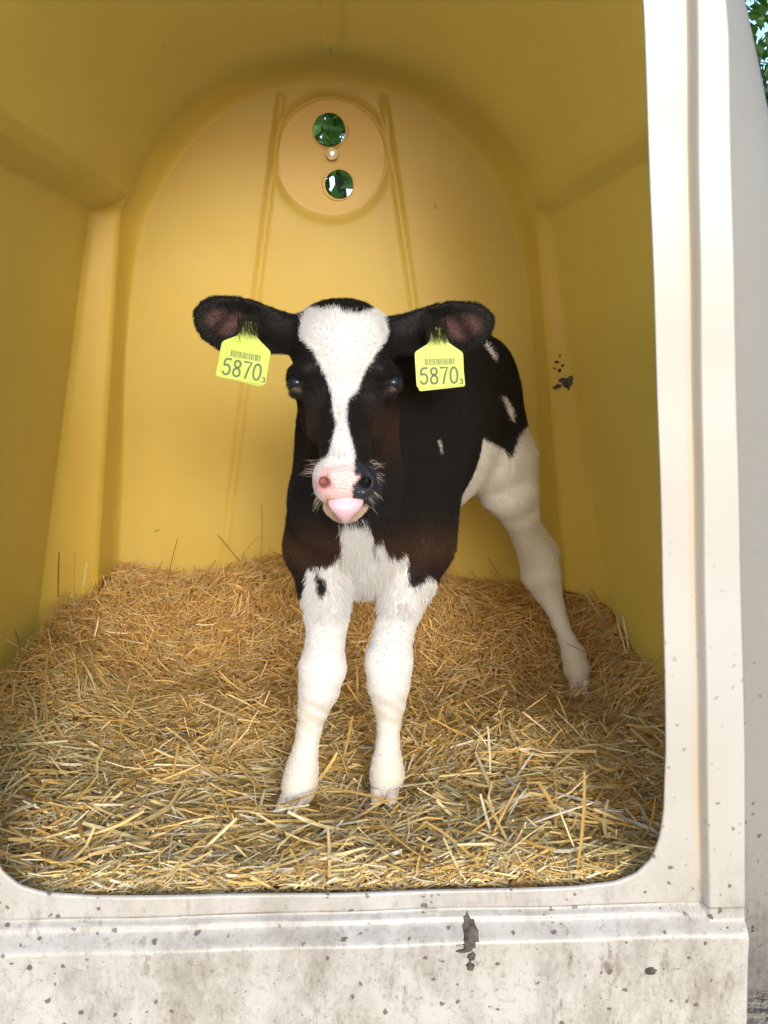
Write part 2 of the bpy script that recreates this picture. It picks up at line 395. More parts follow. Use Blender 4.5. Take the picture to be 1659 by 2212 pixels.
# mud clods thrown on the skirt (small, thick, real lumps)
m_mud, t, p, out = mat('mud')
t.links.new(ramp(t, noise(t, 120, 5), [(.35, (.035, .026, .02)), (.7, (.12, .10, .08))]), p.inputs['Base Color']); p.inputs['Roughness'].default_value = .8
def clod(seed, x, z, rx, rz, th=.004, n=1):
    r = np.random.default_rng(seed); bm = bmesh.new()
    for (dx, dz, a, b) in n:
        g_ = bmesh.ops.create_icosphere(bm, subdivisions=3, radius=1)['verts']
        ph = r.uniform(0, 6, 3)
        for v in g_:
            k = 1+.22*math.sin(4*v.co.x+ph[0])*math.cos(5*v.co.z+ph[1])+.14*math.sin(9*v.co.z+7*v.co.x+ph[2])
            X, Z = x+dx+v.co.x*a*k, z+dz+v.co.z*b*k
            v.co = (X, float(front_y(np.array(X), np.array(Z)))+v.co.y*th*k, Z)
    return bm
pr = lambda x, y: W(x, y, 1.27)
for i, (spec, lab) in enumerate([
    ([(1018, 2020, 17, 27), (1012, 2042, 12, 12), (1018, 2065, 9, 10), (1016, 2085, 9, 11), (1000, 2052, 14, 4)], 'black lump of dung stuck on the skirt near its ledge, largest'),
    ([(1404, 2096, 13, 9)], 'grey mud blob on the skirt towards its right end')]):
    c0 = pr(spec[0][0], spec[0][1]); k = S/1024*1.36
    parts = [(pr(a, b)[0]-c0[0], pr(a, b)[2]-c0[2], ra*k, rb*k) for a, b, ra, rb in spec]
    o = bm_obj('mud_clod', clod(i, c0[0], c0[2], 0, 0, .0045, parts), m_mud)
    tag(o, lab, 'mud clod', 'mud clods stuck on the hutch')

# dung smeared on the inside right corner post
bm = bmesh.new(); r_ = np.random.default_rng(9)
for (a, b_, ra, rb) in [(1226, 826, 11, 11), (1216, 822, 9, 6), (1207, 834, 7, 5), (1234, 818, 6, 7), (1200, 838, 6, 4), (1209, 800, 4, 4), (1203, 782, 5, 3), (1216, 790, 3, 3), (1210, 768, 2, 3), (1198, 796, 3, 2), (1229, 840, 3, 3)]:
    c0 = W(a, b_, 2.398)
    for v in bmesh.ops.create_icosphere(bm, subdivisions=2, radius=1)['verts']:
        kk = 1+r_.uniform(-.25, .25); v.co = (c0[0]+v.co.x*ra*kk*.00105, 2.400+v.co.y*.004, c0[2]+v.co.z*rb*kk*.00105)
tag(bm_obj('dung_smear', bm, m_mud), 'brown dung smear on the inner corner post right of the calf', 'dung smear')

# ================================================================== STRAW
def bed_z(x, y):
    z = .178+.10*sstep(np.where(x > 0, (x-.52)/.12, (-x-.36)/.26))*sstep((y-1.5)/.5)*(1-.5*sstep((y-1.95)/.4))+.135*sstep((y-2.14)/.38)-.010*np.exp(-((x-.03)**2+(y-1.6)**2)/.03)-.012*np.exp(-((x-.5)**2+(y-2.08)**2)/.015)
    z = z+.060*sstep((y-2.28)/.2)*np.exp(-((x+.03)/.30)**4)
    z = z+.020*np.sin(x*7+y*3)*np.sin(y*8-x*3+1)*sstep((y-1.4)/.25)+.007*np.sin(x*23+2)*np.sin(y*19)
    z = z+.012*np.exp(-((x-.25)**2+(y-1.42)**2)/.03)+.010*sstep((1.42-y)/.07)
    return z
wallx = lambda z, y: np.minimum(np.minimum(.492+(1.215-z)*.178-.012, np.where(y > 2.32, .53+.14*np.clip((2.42-y)/.1, 0, 1), 9)), .50+np.clip((y-1.36)/.12, 0, 1)*.2)
# straw object: a pressed mat underneath + loose stalks
M_straw, t, p, out = mat('straw')
at = N(t, 'ShaderNodeAttribute'); at.attribute_name = 'Col'
cc = mix(t, ramp(t, noise(t, 90, 3), [(.3, (.72, .72, .72)), (.7, (1, 1, 1))]), (0, 0, 0), at.outputs['Color'])
t.links.new(cc, p.inputs['Base Color']); p.inputs['Roughness'].default_value = .45; p.inputs['Specular IOR Level'].default_value = .28
translucent(t, p, out, at.outputs['Color'], .30)
gx = np.linspace(-.66, .66, 260); gy = np.linspace(1.318, 2.56, 250)
X, Y = np.meshgrid(gx, gy); Z = bed_z(X, Y)-.012+rng.normal(0, .0035, X.shape)-.006*sstep((1.36-Y)/.03)
lim = wallx(Z, Y)+.01; X = np.clip(X, -lim-.03, lim)
Vb = np.column_stack([X.ravel(), Y.ravel(), Z.ravel()])
ii = np.arange(249)[:, None]*260+np.arange(259)[None, :]
Fb = np.stack([ii, ii+1, ii+261, ii+260], -1).reshape(-1, 4)
cb = np.array([.46, .27, .085])*(1+rng.normal(0, .3, (len(Vb), 1))).clip(.4, 1.8)
def stalks(n, x, y, z, az, tilt, L, wd, col, bend):
    """each stalk: three-segment square-ish tube"""
    k = 4; s = np.linspace(-.5, .5, k)
    d = np.stack([np.cos(az)*np.cos(tilt), np.sin(az)*np.cos(tilt), np.sin(tilt)], 1)
    side = np.stack([-np.sin(az), np.cos(az), np.zeros(n)], 1); up = np.cross(d, side)
    c = np.stack([x, y, z], 1)
    off = (s**2*4)[None, :, None]*bend[:, None, None]*(side*np.cos(az*7)[:, None]+up*.6)[:, None, :]
    P = c[:, None, :]+d[:, None, :]*(s[None, :, None]*L[:, None, None])-off
    taper = np.array([.8, 1, 1, .7])
    th = rng.uniform(0, 3.14, n); a1 = side*np.cos(th)[:, None]+up*np.sin(th)[:, None]; a2 = -side*np.sin(th)[:, None]+up*np.cos(th)[:, None]
    flat = rng.uniform(.15, .8, n)
    V = []
    for (u, v) in ((1, 1), (-1, 1), (-1, -1), (1, -1)):
        V.append(P+(a1*u*(wd/2)[:, None]+a2*v*(wd*flat/2)[:, None])[:, None, :]*taper[None, :, None])
    V = np.stack(V, 2).reshape(n, k*4, 3)
    f = []
    for i in range(k-1):
        for j in range(4):
            f.append([i*4+j, i*4+(j+1) % 4, (i+1)*4+(j+1) % 4, (i+1)*4+j])
    f += [[3, 2, 1, 0], [12, 13, 14, 15]]
    f = np.array(f); F = (np.arange(n)[:, None, None]*(k*4)+f[None]).reshape(-1, 4)
    return V.reshape(-1, 3), F, np.repeat(col, k*4, 0)
def bed_batch(n, ylo, yhi, Lr, wr, lift, tiltsd, palef):
    y = rng.uniform(ylo, yhi, n); x = rng.uniform(-.66, .66, n)
    z0 = bed_z(x, y); ok = (x < wallx(z0, y)-.004) & (x > -wallx(z0, y)-.03); x, y, z0 = x[ok], y[ok], z0[ok]; n = len(x)
    L = rng.uniform(*Lr, n)*rng.uniform(.6, 1, n); wd = rng.uniform(*wr, n)*rng.choice([.6, .85, 1.15], n)
    az = rng.normal(0, .9, n)+rng.choice([0, math.pi/3, -math.pi/3, math.pi/2], n, p=[.4, .22, .22, .16])+.6*np.sin(x*9+y*6)
    tilt = rng.normal(0, tiltsd, n)+rng.choice([0, 1], n, p=[.95, .05])*rng.uniform(-.7, .7, n)
    # follow the bed's own slope along the stalk
    e = .03; gxs = (bed_z(x+e*np.cos(az), y+e*np.sin(az))-bed_z(x-e*np.cos(az), y-e*np.sin(az)))/(2*e)
    tilt = np.clip(tilt+np.arctan(gxs), -1.1, 1.1)
    z = z0+rng.uniform(-.010, lift, n)-rng.uniform(0, .022, n)*sstep((1.36-y)/.03)+np.abs(np.sin(tilt-np.arctan(gxs)))*L*.38
    # keep inside the walls
    hx = np.abs(np.cos(az)*np.cos(tilt))*L/2; lim = wallx(z, y)-.006; x = np.clip(x, -lim-.028+hx, lim-hx)
    hy = np.abs(np.sin(az)*np.cos(tilt))*L/2; y = np.clip(y, 1.322+hy, 2.56-hy)
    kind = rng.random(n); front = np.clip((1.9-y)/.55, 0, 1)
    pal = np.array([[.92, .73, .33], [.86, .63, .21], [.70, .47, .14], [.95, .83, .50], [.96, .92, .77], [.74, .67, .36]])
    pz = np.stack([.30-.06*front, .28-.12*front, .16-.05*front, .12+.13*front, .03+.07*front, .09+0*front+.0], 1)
    greyl = np.exp(-((x+.55)**2/.03+(y-1.75)**2/.12)); pz[:, 5] += greyl*.7; pz[:, 0] *= 1-greyl*.6
    pz = pz/pz.sum(1)[:, None]; cum = pz.cumsum(1); idx = (kind[:, None] > cum).sum(1).clip(0, 5)
    col = pal[idx]*rng.uniform(.75, 1.12, (n, 1))
    bounce_tint = (np.clip((y-1.65)/.6, 0, 1)*rng.uniform(.5, 1, n))[:, None]; col = col*(1-bounce_tint*np.array([.04, .17, .36]))  # rear straw goes orange: bounce from the yellow walls painted into its colour
    bend = rng.normal(0, .085, n)*L
    return stalks(n, x, y, z, az, tilt, L, wd, col, bend)
Vs, Fs, Cs = [Vb], [Fb], [cb]; base = len(Vb)
def addb(b):
    global base
    Vs.append(b[0]); Fs.append(b[1]+base); Cs.append(b[2]); base += len(b[0])
addb(bed_batch(15000, 1.335, 1.85, (.03, .085), (.0016, .0032), .010, .14, 0))
addb(bed_batch(20000, 1.75, 2.56, (.025, .07), (.0014, .0030), .012, .20, 0))
addb(bed_batch(4200, 1.34, 1.80, (.05, .14), (.0026, .0052), .016, .15, 0))
addb(bed_batch(14000, 1.33, 2.1, (.010, .030), (.0012, .0030), .014, .22, 0))
addb(bed_batch(5000, 1.318, 1.40, (.02, .06), (.0018, .0036), .008, .12, 0))
addb(bed_batch(500, 1.34, 1.55, (.08, .16), (.003, .0055), .020, .16, 0))
addb(bed_batch(3500, 1.7, 2.55, (.05, .10), (.0015, .0032), .020, .36, 0))
# stray upright stalks at the walls and back
def hand(lst):
    for (x1, y1, Y1, x2, y2, Y2, wd, c) in lst:
        a, b_ = W(x1, y1, Y1), W(x2, y2, Y2); d = b_-a; L = np.linalg.norm(d)
        addb(stalks(1, *[np.array([v]) for v in (a+b_)/2], np.array([math.atan2(d[1], d[0])]), np.array([math.asin(d[2]/L)]), np.array([L]), np.array([wd]), np.array([c]), np.array([.02*L])))
dk, gd, pl_ = (.34, .20, .07), (.58, .38, .12), (.86, .80, .60)
hand([(565, 1215, 2.45, 567, 1090, 2.47, .0020, gd), (520, 1215, 2.45, 470, 1155, 2.4, .0022, dk), (510, 1215, 2.4, 556, 1158, 2.45, .002, dk),
      (125, 1290, 2.2, 127, 1192, 2.2, .0025, dk), (158, 1290, 2.25, 161, 1193, 2.26, .0022, dk), (362, 1250, 2.42, 382, 1163, 2.45, .002, dk), (180, 1265, 2.3, 187, 1215, 2.3, .0025, pl_),
      (50, 1430, 1.9, 34, 1358, 1.9, .004, dk), (85, 1400, 1.95, 94, 1320, 1.97, .002, gd), (100, 1400, 1.9, 97, 1560, 1.75, .0035, gd),
      (745, 1630, 1.66, 763, 1545, 1.64, .0042, gd), (1060, 1665, 1.62, 1055, 1568, 1.60, .0032, pl_), (1110, 1790, 1.42, 1278, 1732, 1.45, .0075, pl_),
      (1035, 1715, 1.46, 1085, 1880, 1.37, .0040, pl_), (1330, 1330, 2.05, 1352, 1410, 2.0, .003, pl_), (1345, 1330, 2.05, 1358, 1400, 2.0, .003, pl_),
      (1250, 1260, 2.3, 1296, 1330, 2.2, .003, pl_), (1225, 1390, 2.0, 1300, 1425, 2.02, .003, gd), (600, 1740, 1.52, 720, 1700, 1.56, .003, gd), (715, 1702, 1.53, 830, 1725, 1.50, .003, gd),
      (340, 1868, 1.40, 480, 1880, 1.38, .0045, pl_), (560, 1880, 1.38, 672, 1800, 1.42, .0055, gd), (1035, 1862, 1.38, 1120, 1690, 1.44, .0035, gd), (1165, 1690, 1.45, 1200, 1750, 1.42, .006, gd),
      (300, 1945, 1.345, 280, 1880, 1.36, .005, gd), (590, 1752, 1.50, 668, 1738, 1.51, .003, pl_), (600, 1738, 1.515, 690, 1752, 1.50, .0035, gd), (622, 1765, 1.49, 650, 1722, 1.53, .0028, gd), (800, 1736, 1.53, 872, 1722, 1.545, .003, gd), (812, 1722, 1.55, 850, 1746, 1.52, .003, pl_), (795, 1715, 1.55, 840, 1738, 1.53, .0025, gd), (1222, 1492, 1.99, 1282, 1478, 2.0, .003, gd), (1232, 1472, 2.0, 1262, 1502, 1.98, .0025, gd), (1240, 1505, 1.97, 1275, 1470, 2.0, .0028, pl_), (590, 1910, 1.35, 660, 1880, 1.37, .004, pl_), (1200, 1660, 1.48, 1205, 1800, 1.42, .0045, gd),
      (920, 1973, 1.285, 936, 1972, 1.28, .002, pl_), (947, 1985, 1.275, 945, 1972, 1.28, .0028, pl_), (938, 1972, 1.28, 952, 1974, 1.28, .002, pl_)])
V = np.concatenate(Vs); F = np.concatenate(Fs); Cc = np.concatenate(Cs)
st = npmesh('straw_bedding', V, F, M_straw, None, False, None, Cc)
tag(st, 'deep golden loose straw covering the floor of the hutch', 'straw', kind='stuff')

# ================================================================== CALF (one implicit surface -> one mesh)
H = .003
LO = np.array([-.22, 1.30, .14]); HI = np.array([.66, 2.52, 1.10])
dims = np.ceil((HI-LO)/H).astype(int)+1
FD = np.full(dims, .5, np.float32)
ax = [LO[i]+H*np.arange(dims[i]) for i in range(3)]
def block(lo, hi):
    i0 = np.maximum(((lo-LO)/H).astype(int), 0); i1 = np.minimum(((hi-LO)/H).astype(int)+2, dims)
    s = tuple(slice(a, b) for a, b in zip(i0, i1))
    P = np.stack(np.meshgrid(ax[0][s[0]], ax[1][s[1]], ax[2][s[2]], indexing='ij'), -1)
    return s, P
def join(s, d, k, sub=False):
    a = FD[s]; d = d.astype(np.float32)
    if sub: d = -d; h = np.maximum(k-np.abs(a-d), 0)/k; FD[s] = np.maximum(a, d)+h*h*k/4
    else: h = np.maximum(k-np.abs(a-d), 0)/k; FD[s] = np.minimum(a, d)-h*h*k/4
def ell(c, r, k=.02, rot=None, sub=False):
    c, r = np.asarray(c, float), np.asarray(r, float); m = r.max()+k+.035
    s, P = block(c-m, c+m); q = P-c
    if rot is not None: q = q@np.array(rot)     # columns = local axes
    k0 = np.linalg.norm(q/r, axis=-1); k1 = np.linalg.norm(q/r**2, axis=-1)+1e-9
    join(s, k0*(k0-1)/k1, k, sub)
def cone(a, b, ra, rb, k=.02, sub=False):
    a, b = np.asarray(a, float), np.asarray(b, float); m = max(ra, rb)+k+.035
    s, P = block(np.minimum(a, b)-m, np.maximum(a, b)+m); ba = b-a
    h = np.clip(((P-a)@ba)/(ba@ba), 0, 1); d = np.linalg.norm(P-a-h[..., None]*ba, axis=-1)-(ra+(rb-ra)*h)
    join(s, d, k, sub)
def chain(pts, k=.015):
    for (a, ra), (b_, rb) in zip(pts[:-1], pts[1:]): cone(a, b_, ra, rb, k)
def rotX(a): c, s_ = math.cos(a), math.sin(a); return np.array([[1, 0, 0], [0, c, -s_], [0, s_, c]]).T
def frame3(u, w_):
    u = u/np.linalg.norm(u); w_ = w_-u*(w_@u); w_ /= np.linalg.norm(w_); v = np.cross(w_, u); return u, v, w_
# --- trunk
ell((.062, 1.735, .735), (.122, .14, .185), .03)
ell((.055, 1.70, .62), (.095, .10, .115), .05)            # brisket
ell((.105, 1.83, .765), (.135, .17, .185), .05)
ell((.165, 1.95, .775), (.142, .16, .180), .05)
ell((.225, 2.06, .785), (.132, .15, .165), .05)
ell((.265, 2.13, .825), (.112, .12, .120), .05)
cone((.07, 1.72, .925), (.22, 2.05, .938), .035, .035, .05)  # backbone
cone((.315, 2.12, .885), (.30, 2.05, .90), .035, .03, .04)   # left hook bone
cone((.205, 2.16, .885), (.20, 2.10, .90), .035, .03, .04)
ell((.285, 2.22, .84), (.06, .05, .07), .05)
# tail
chain([((.275, 2.25, .87), .020), ((.31, 2.28, .80), .014), ((.36, 2.28, .70), .010), ((.395, 2.27, .61), .012), ((.42, 2.26, .54), .015), ((.43, 2.25, .49), .006)], .02)
# --- neck
cone(W(745, 860, 1.60), (.055, 1.74, .80), .072, .105, .04)
cone(W(745, 960, 1.60), (.05, 1.70, .70), .050, .10, .04)
ell(W(718, 1085, 1.62), (.070, .06, .09), .04)
# --- shoulders and forelegs
cone((.005, 1.73, .79), W(690, 1175, 1.68), .052, .058, .035)
cone((.15, 1.76, .80), W(905, 1165, 1.70), .065, .062, .04)
chain([(W(692, 1190, 1.665), .054), (W(702, 1270, 1.64), .0400), (W(706, 1345, 1.62), .0300), (W(701, 1400, 1.605), .0280), (W(697, 1440, 1.60), .0335),
       (W(689, 1488, 1.60), .0305), (W(677, 1530, 1.605), .0225), (W(668, 1575, 1.61), .0175), (W(660, 1620, 1.608), .0180), (W(653, 1660, 1.598), .0235), (W(647, 1695, 1.590), .0255), (W(638, 1725, 1.575), .022)], .014)
ell(W(697, 1448, 1.585), (.034, .022, .032), .015)
chain([(W(898, 1185, 1.69), .056), (W(880, 1250, 1.67), .046), (W(866, 1315, 1.65), .0315), (W(850, 1368, 1.64), .0305), (W(840, 1420, 1.63), .0345),
       (W(839, 1478, 1.63), .0330), (W(841, 1522, 1.635), .0240), (W(840, 1560, 1.64), .0178), (W(838, 1605, 1.64), .0172), (W(836, 1645, 1.63), .0225), (W(836, 1675, 1.622), .0262), (W(832, 1700, 1.612), .022)], .014)
ell(W(840, 1440, 1.615), (.036, .022, .034), .015)
# --- near hind leg (its left), stretched out and back
ell(W(1036, 900, 2.10), (.076, .12, .13), .035)
ell(W(1075, 985, 2.08), (.066, .11, .095), .04)
chain([(W(1085, 1000, 2.06), .075), (W(1100, 1060, 2.05), .056), (W(1122, 1108, 2.08), .0390), (W(1138, 1155, 2.12), .0315), (W(1163, 1206, 2.16), .0400),
       (W(1169, 1240, 2.165), .0420), (W(1182, 1275, 2.165), .0310), (W(1197, 1310, 2.15), .0205), (W(1210, 1345, 2.14), .0168), (W(1224, 1380, 2.13), .0168), (W(1239, 1415, 2.12), .0245),
       (W(1246, 1445, 2.115), .0265), (W(1250, 1468, 2.10), .021)], .009)
cone(W(1158, 1130, 2.16), W(1193, 1196, 2.21), .010, .018, .008)   # point of the hock
# --- far hind leg
ell((.20, 2.14, .72), (.07, .11, .13), .05)
chain([((.185, 2.13, .66), .070), ((.15, 2.10, .56), .052), (W(862, 1180, 2.25), .036), (W(848, 1240, 2.38), .040), (W(838, 1275, 2.40), .028), (W(822, 1320, 2.40), .0195), (W(805, 1352, 2.39), .024), (W(797, 1372, 2.38), .022)], .02)
# --- head
ell(W(738, 738, 1.545), (.066, .078, .056), .02)
ell(W(737, 694, 1.535), (.056, .050, .026), .02)
ell(W(742, 800, 1.545), (.070, .080, .066), .03)
ell(W(742, 770, 1.505), (.058, .040, .060), .03)
ell(W(702, 880, 1.560), (.028, .058, .058), .025)
ell(W(784, 880, 1.560), (.028, .058, .058), .025)
cone(W(742, 850, 1.520), W(744, 985, 1.445), .053, .031, .02)
cone(W(742, 860, 1.500), W(744, 960, 1.435), .034, .030, .02)   # bridge of the nose
ell(W(745, 1026, 1.435), (.043, .040, .031), .012)
ell(W(745, 1056, 1.430), (.040, .034, .024), .015)
ell(W(714, 1042, 1.418), (.018, .022, .022), .012)               # nostril wings
ell(W(778, 1040, 1.418), (.018, .022, .022), .012)
cone(W(745, 1090, 1.455), W(743, 960, 1.565), .025, .034, .015)  # lower jaw
ell(W(747, 1093, 1.445), (.030, .024, .016), .012)
for sx, ex, ey in ((-1, 637, 826), (1, 853, 826)):
    e = W(ex, ey, 1.500)
    cone(W(742+sx*80, 798, 1.475), W(742+sx*108, 806, 1.50), .010, .009, .015)  # brow
    ell(W(742+sx*100, 845, 1.49), (.012, .015, .010), .015)
    cone(W(742+sx*62, 860, 1.478), W(742+sx*62, 930, 1.470), .012, .010, .02)
    for a0, a1 in ((20, 160), (200, 340)):
        pp = [W(ex-sx*1+17*math.cos(R(a)), ey-17*math.sin(R(a))*.85, 1.492+.014*(1 if sx*math.cos(R(a)) > 0 else 0)*abs(math.cos(R(a)))) for a in np.linspace(a0, a1, 6)]
        for q1, q2 in zip(pp[:-1], pp[1:]): cone(q1, q2, .0032, .0032, .006)
    ell(e+np.array([sx*.004, -.006, 0]), (.0115, .014, .0105), .003, None, True)
# nostrils
for sx in (-1, 1):
    nx_ = lambda d: 745+sx*d
    pp = [(W(nx_(46), 1024, 1.398), .0050), (W(nx_(52), 1036, 1.396), .0065), (W(nx_(49), 1050, 1.394), .0072), (W(nx_(38), 1056, 1.392), .0058), (W(nx_(29), 1051, 1.392), .0036)]
    for (a, ra), (b_, rb) in zip(pp[:-1], pp[1:]): cone(a, b_, ra, rb, .005, True)
    cone(W(nx_(44), 1044, 1.394), W(nx_(47), 1038, 1.430), .0082, .006, .004, True)
# mouth line
ell(W(745, 1084, 1.405), (.030, .022, .0030), .004, None, True)
# --- ears: cupped leaves
EARS = []
def ear(root, tip, fwd, hw, sgn, droop):
    u, v, w_ = frame3(tip-root, fwd); v = v*np.sign(v[2]); L = np.linalg.norm(tip-root); EARS.append((root, u, v, w_, L))
    lo, hi = np.minimum(root, tip)-.06, np.maximum(root, tip)+.06; s, P = block(lo, hi); q = P-root
    a, b_, c = q@u, q@v, q@w_
    s_ = np.clip(a/L, 0, 1)
    half = np.interp(s_, [0, .12, .2, .35, .6, .85, .94, 1], [.022, .029, .034, .040, .0415, .031, .019, .003])*hw/.0415
    cen = np.interp(s_, [0, .3, .6, .85, 1], [0, -.006, -.008, -.004, 0])+droop*np.sin(s_*math.pi)
    tt = np.clip((b_-cen)/half, -1.2, 1.2)
    cup = -.016*np.cos(tt*1.45)*np.sin(np.clip(s_*1.1+.15, 0, 1)*math.pi)+.004
    dz = np.abs(c-cup)-.0052
    d2 = np.maximum(np.abs(b_-cen)-half, np.maximum(-a, a-L))
    k = .008; h = np.maximum(k-np.abs(dz-d2), 0)/k; d = np.maximum(dz, d2)+h*h*k/4
    join(s, d*.8, .012)
ear(W(620, 728, 1.545), W(418, 674, 1.53), np.array([-.28, -1., -.02]), .043, -1, .004)
ear(W(862, 728, 1.545), W(1068, 690, 1.53), np.array([.28, -1., -.02]), .042, 1, .004)
cone(W(672, 735, 1.55), W(590, 706, 1.545), .030, .017, .02)
cone(W(808, 735, 1.55), W(895, 712, 1.545), .030, .017, .02)

def surface_nets(Fd):
    nx, ny, nz = Fd.shape; neg = Fd < 0
    act = np.zeros((nx-1, ny-1, nz-1), np.uint8)
    for i in (0, 1):
        for j in (0, 1):
            for k in (0, 1): act += neg[i:nx-1+i, j:ny-1+j, k:nz-1+k]
    cells = np.argwhere((act > 0) & (act < 8)); idx = -np.ones(act.shape, np.int32); idx[tuple(cells.T)] = np.arange(len(cells))
    acc = np.zeros((len(cells), 3)); cnt = np.zeros(len(cells))
    cr = [(0, 0, 0), (0, 0, 1), (0, 1, 0), (0, 1, 1), (1, 0, 0), (1, 0, 1), (1, 1, 0), (1, 1, 1)]
    vals = {c: Fd[cells[:, 0]+c[0], cells[:, 1]+c[1], cells[:, 2]+c[2]] for c in cr}
    for a in cr:
        for x in range(3):
            if a[x]: continue
            b = tuple(1 if i == x else a[i] for i in range(3)); va, vb = vals[a], vals[b]
            m = (va < 0) != (vb < 0); t_ = np.where(m, va/(va-vb+1e-20), 0)
            p_ = np.tile(np.array(a, float), (len(cells), 1)); p_[:, x] += t_
            acc[m] += p_[m]; cnt[m] += 1
    V = cells+acc/cnt[:, None]; quads = []
    for x in range(3):
        s0 = [slice(1, -1)]*3; s1 = [slice(1, -1)]*3; s0[x] = slice(0, -1); s1[x] = slice(1, None)
        A, B = neg[tuple(s0)], neg[tuple(s1)]; e = np.argwhere(A != B); sg = A[tuple(e.T)]
        off = np.ones(3, int); off[x] = 0; e = e+off
        y_, z_ = [(1, 2), (2, 0), (0, 1)][x]
        def cell(dy, dz):
            c = e.copy(); c[:, y_] -= dy; c[:, z_] -= dz; return idx[c[:, 0], c[:, 1], c[:, 2]]
        q = np.stack([cell(1, 1), cell(0, 1), cell(0, 0), cell(1, 0)], 1); q[~sg] = q[~sg][:, ::-1]; quads.append(q)
    return V, np.concatenate(quads)
CV, CF = surface_nets(FD); CV = CV*H+LO
def vnormals(V, F):
    n = np.cross(V[F[:, 2]]-V[F[:, 0]], V[F[:, 3]]-V[F[:, 1]]); N_ = np.zeros_like(V)
    for i in range(4): np.add.at(N_, F[:, i], n)
    return N_/(np.linalg.norm(N_, axis=1)[:, None]+1e-12)
CN = vnormals(CV, CF)

# ---- coat pattern
c1 = lambda P: [(378+.4557*x, 594+.4557*y) for x, y in P]      # measured on three enlargements
c2 = lambda P: [(540+.4883*x, 1026+.4883*y) for x, y in P]
c8 = lambda P: [(972+.4638*x, 540+.4638*y) for x, y in P]
BLAZE = c1([(612, 178), (640, 152), (700, 164), (770, 152), (800, 178), (868, 182), (920, 172), (945, 138), (990, 190), (1015, 262), (1000, 312), (955, 370), (895, 465), (870, 540), (825, 585), (812, 640), (815, 700), (835, 780), (855, 845), (850, 900), (885, 955), (838, 1000), (845, 1075), (800, 1090), (760, 1130), (700, 1130), (620, 1060), (600, 980), (660, 900), (690, 878), (728, 850), (742, 790), (765, 700), (748, 640), (745, 575), (722, 500), (690, 430), (655, 360), (588, 298), (597, 215)])
PAD = c1([(700, 912), (760, 902), (845, 895), (850, 945), (884, 955), (940, 940), (955, 1000), (940, 1065), (845, 1062), (760, 1070), (722, 1074), (690, 1030), (672, 985), (690, 945)])
BLACKNOSE = c1([(849, 880), (850, 945), (884, 955), (838, 1000), (845, 1090), (960, 1090), (1000, 960), (930, 890)])
CHEST = c2([(150, 520), (228, 545), (245, 500), (256, 405), (300, 412), (350, 402), (398, 352), (410, 305), (396, 230), (420, 205), (520, 205), (545, 270), (546, 360), (556, 300), (568, 282), (588, 285), (608, 340), (660, 372), (686, 350), (700, 350), (698, 420), (704, 478), (722, 500), (770, 475), (782, 447), (825, 468), (900, 560), (1000, 1600), (0, 1600)])
SPOT = c2([(290, 420), (335, 470), (342, 500), (320, 540), (296, 510)])
HINDBLACK = c8([(-700, -100), (460, -100), (460, 640), (370, 800), (318, 880), (286, 972), (268, 960), (245, 925), (200, 900), (150, 880), (112, 856), (100, 930), (80, 1000), (60, 1085), (0, 1200), (-700, 1300)])
SL1 = c8([(146, 428), (160, 420), (200, 470), (222, 522), (205, 505), (180, 470)])
SL2 = c8([(236, 676), (262, 690), (290, 740), (300, 800), (270, 760), (255, 715)])
SL3 = [(946, 950), (950, 950), (956, 972), (955, 980), (951, 966)]
SL4 = [(860, 680), (925, 674), (905, 694), (880, 697)]
BLK, WHT, PNK, BRN = (.009, .008, .0075), (.60, .59, .575), (.62, .385, .36), (.080, .036, .017)
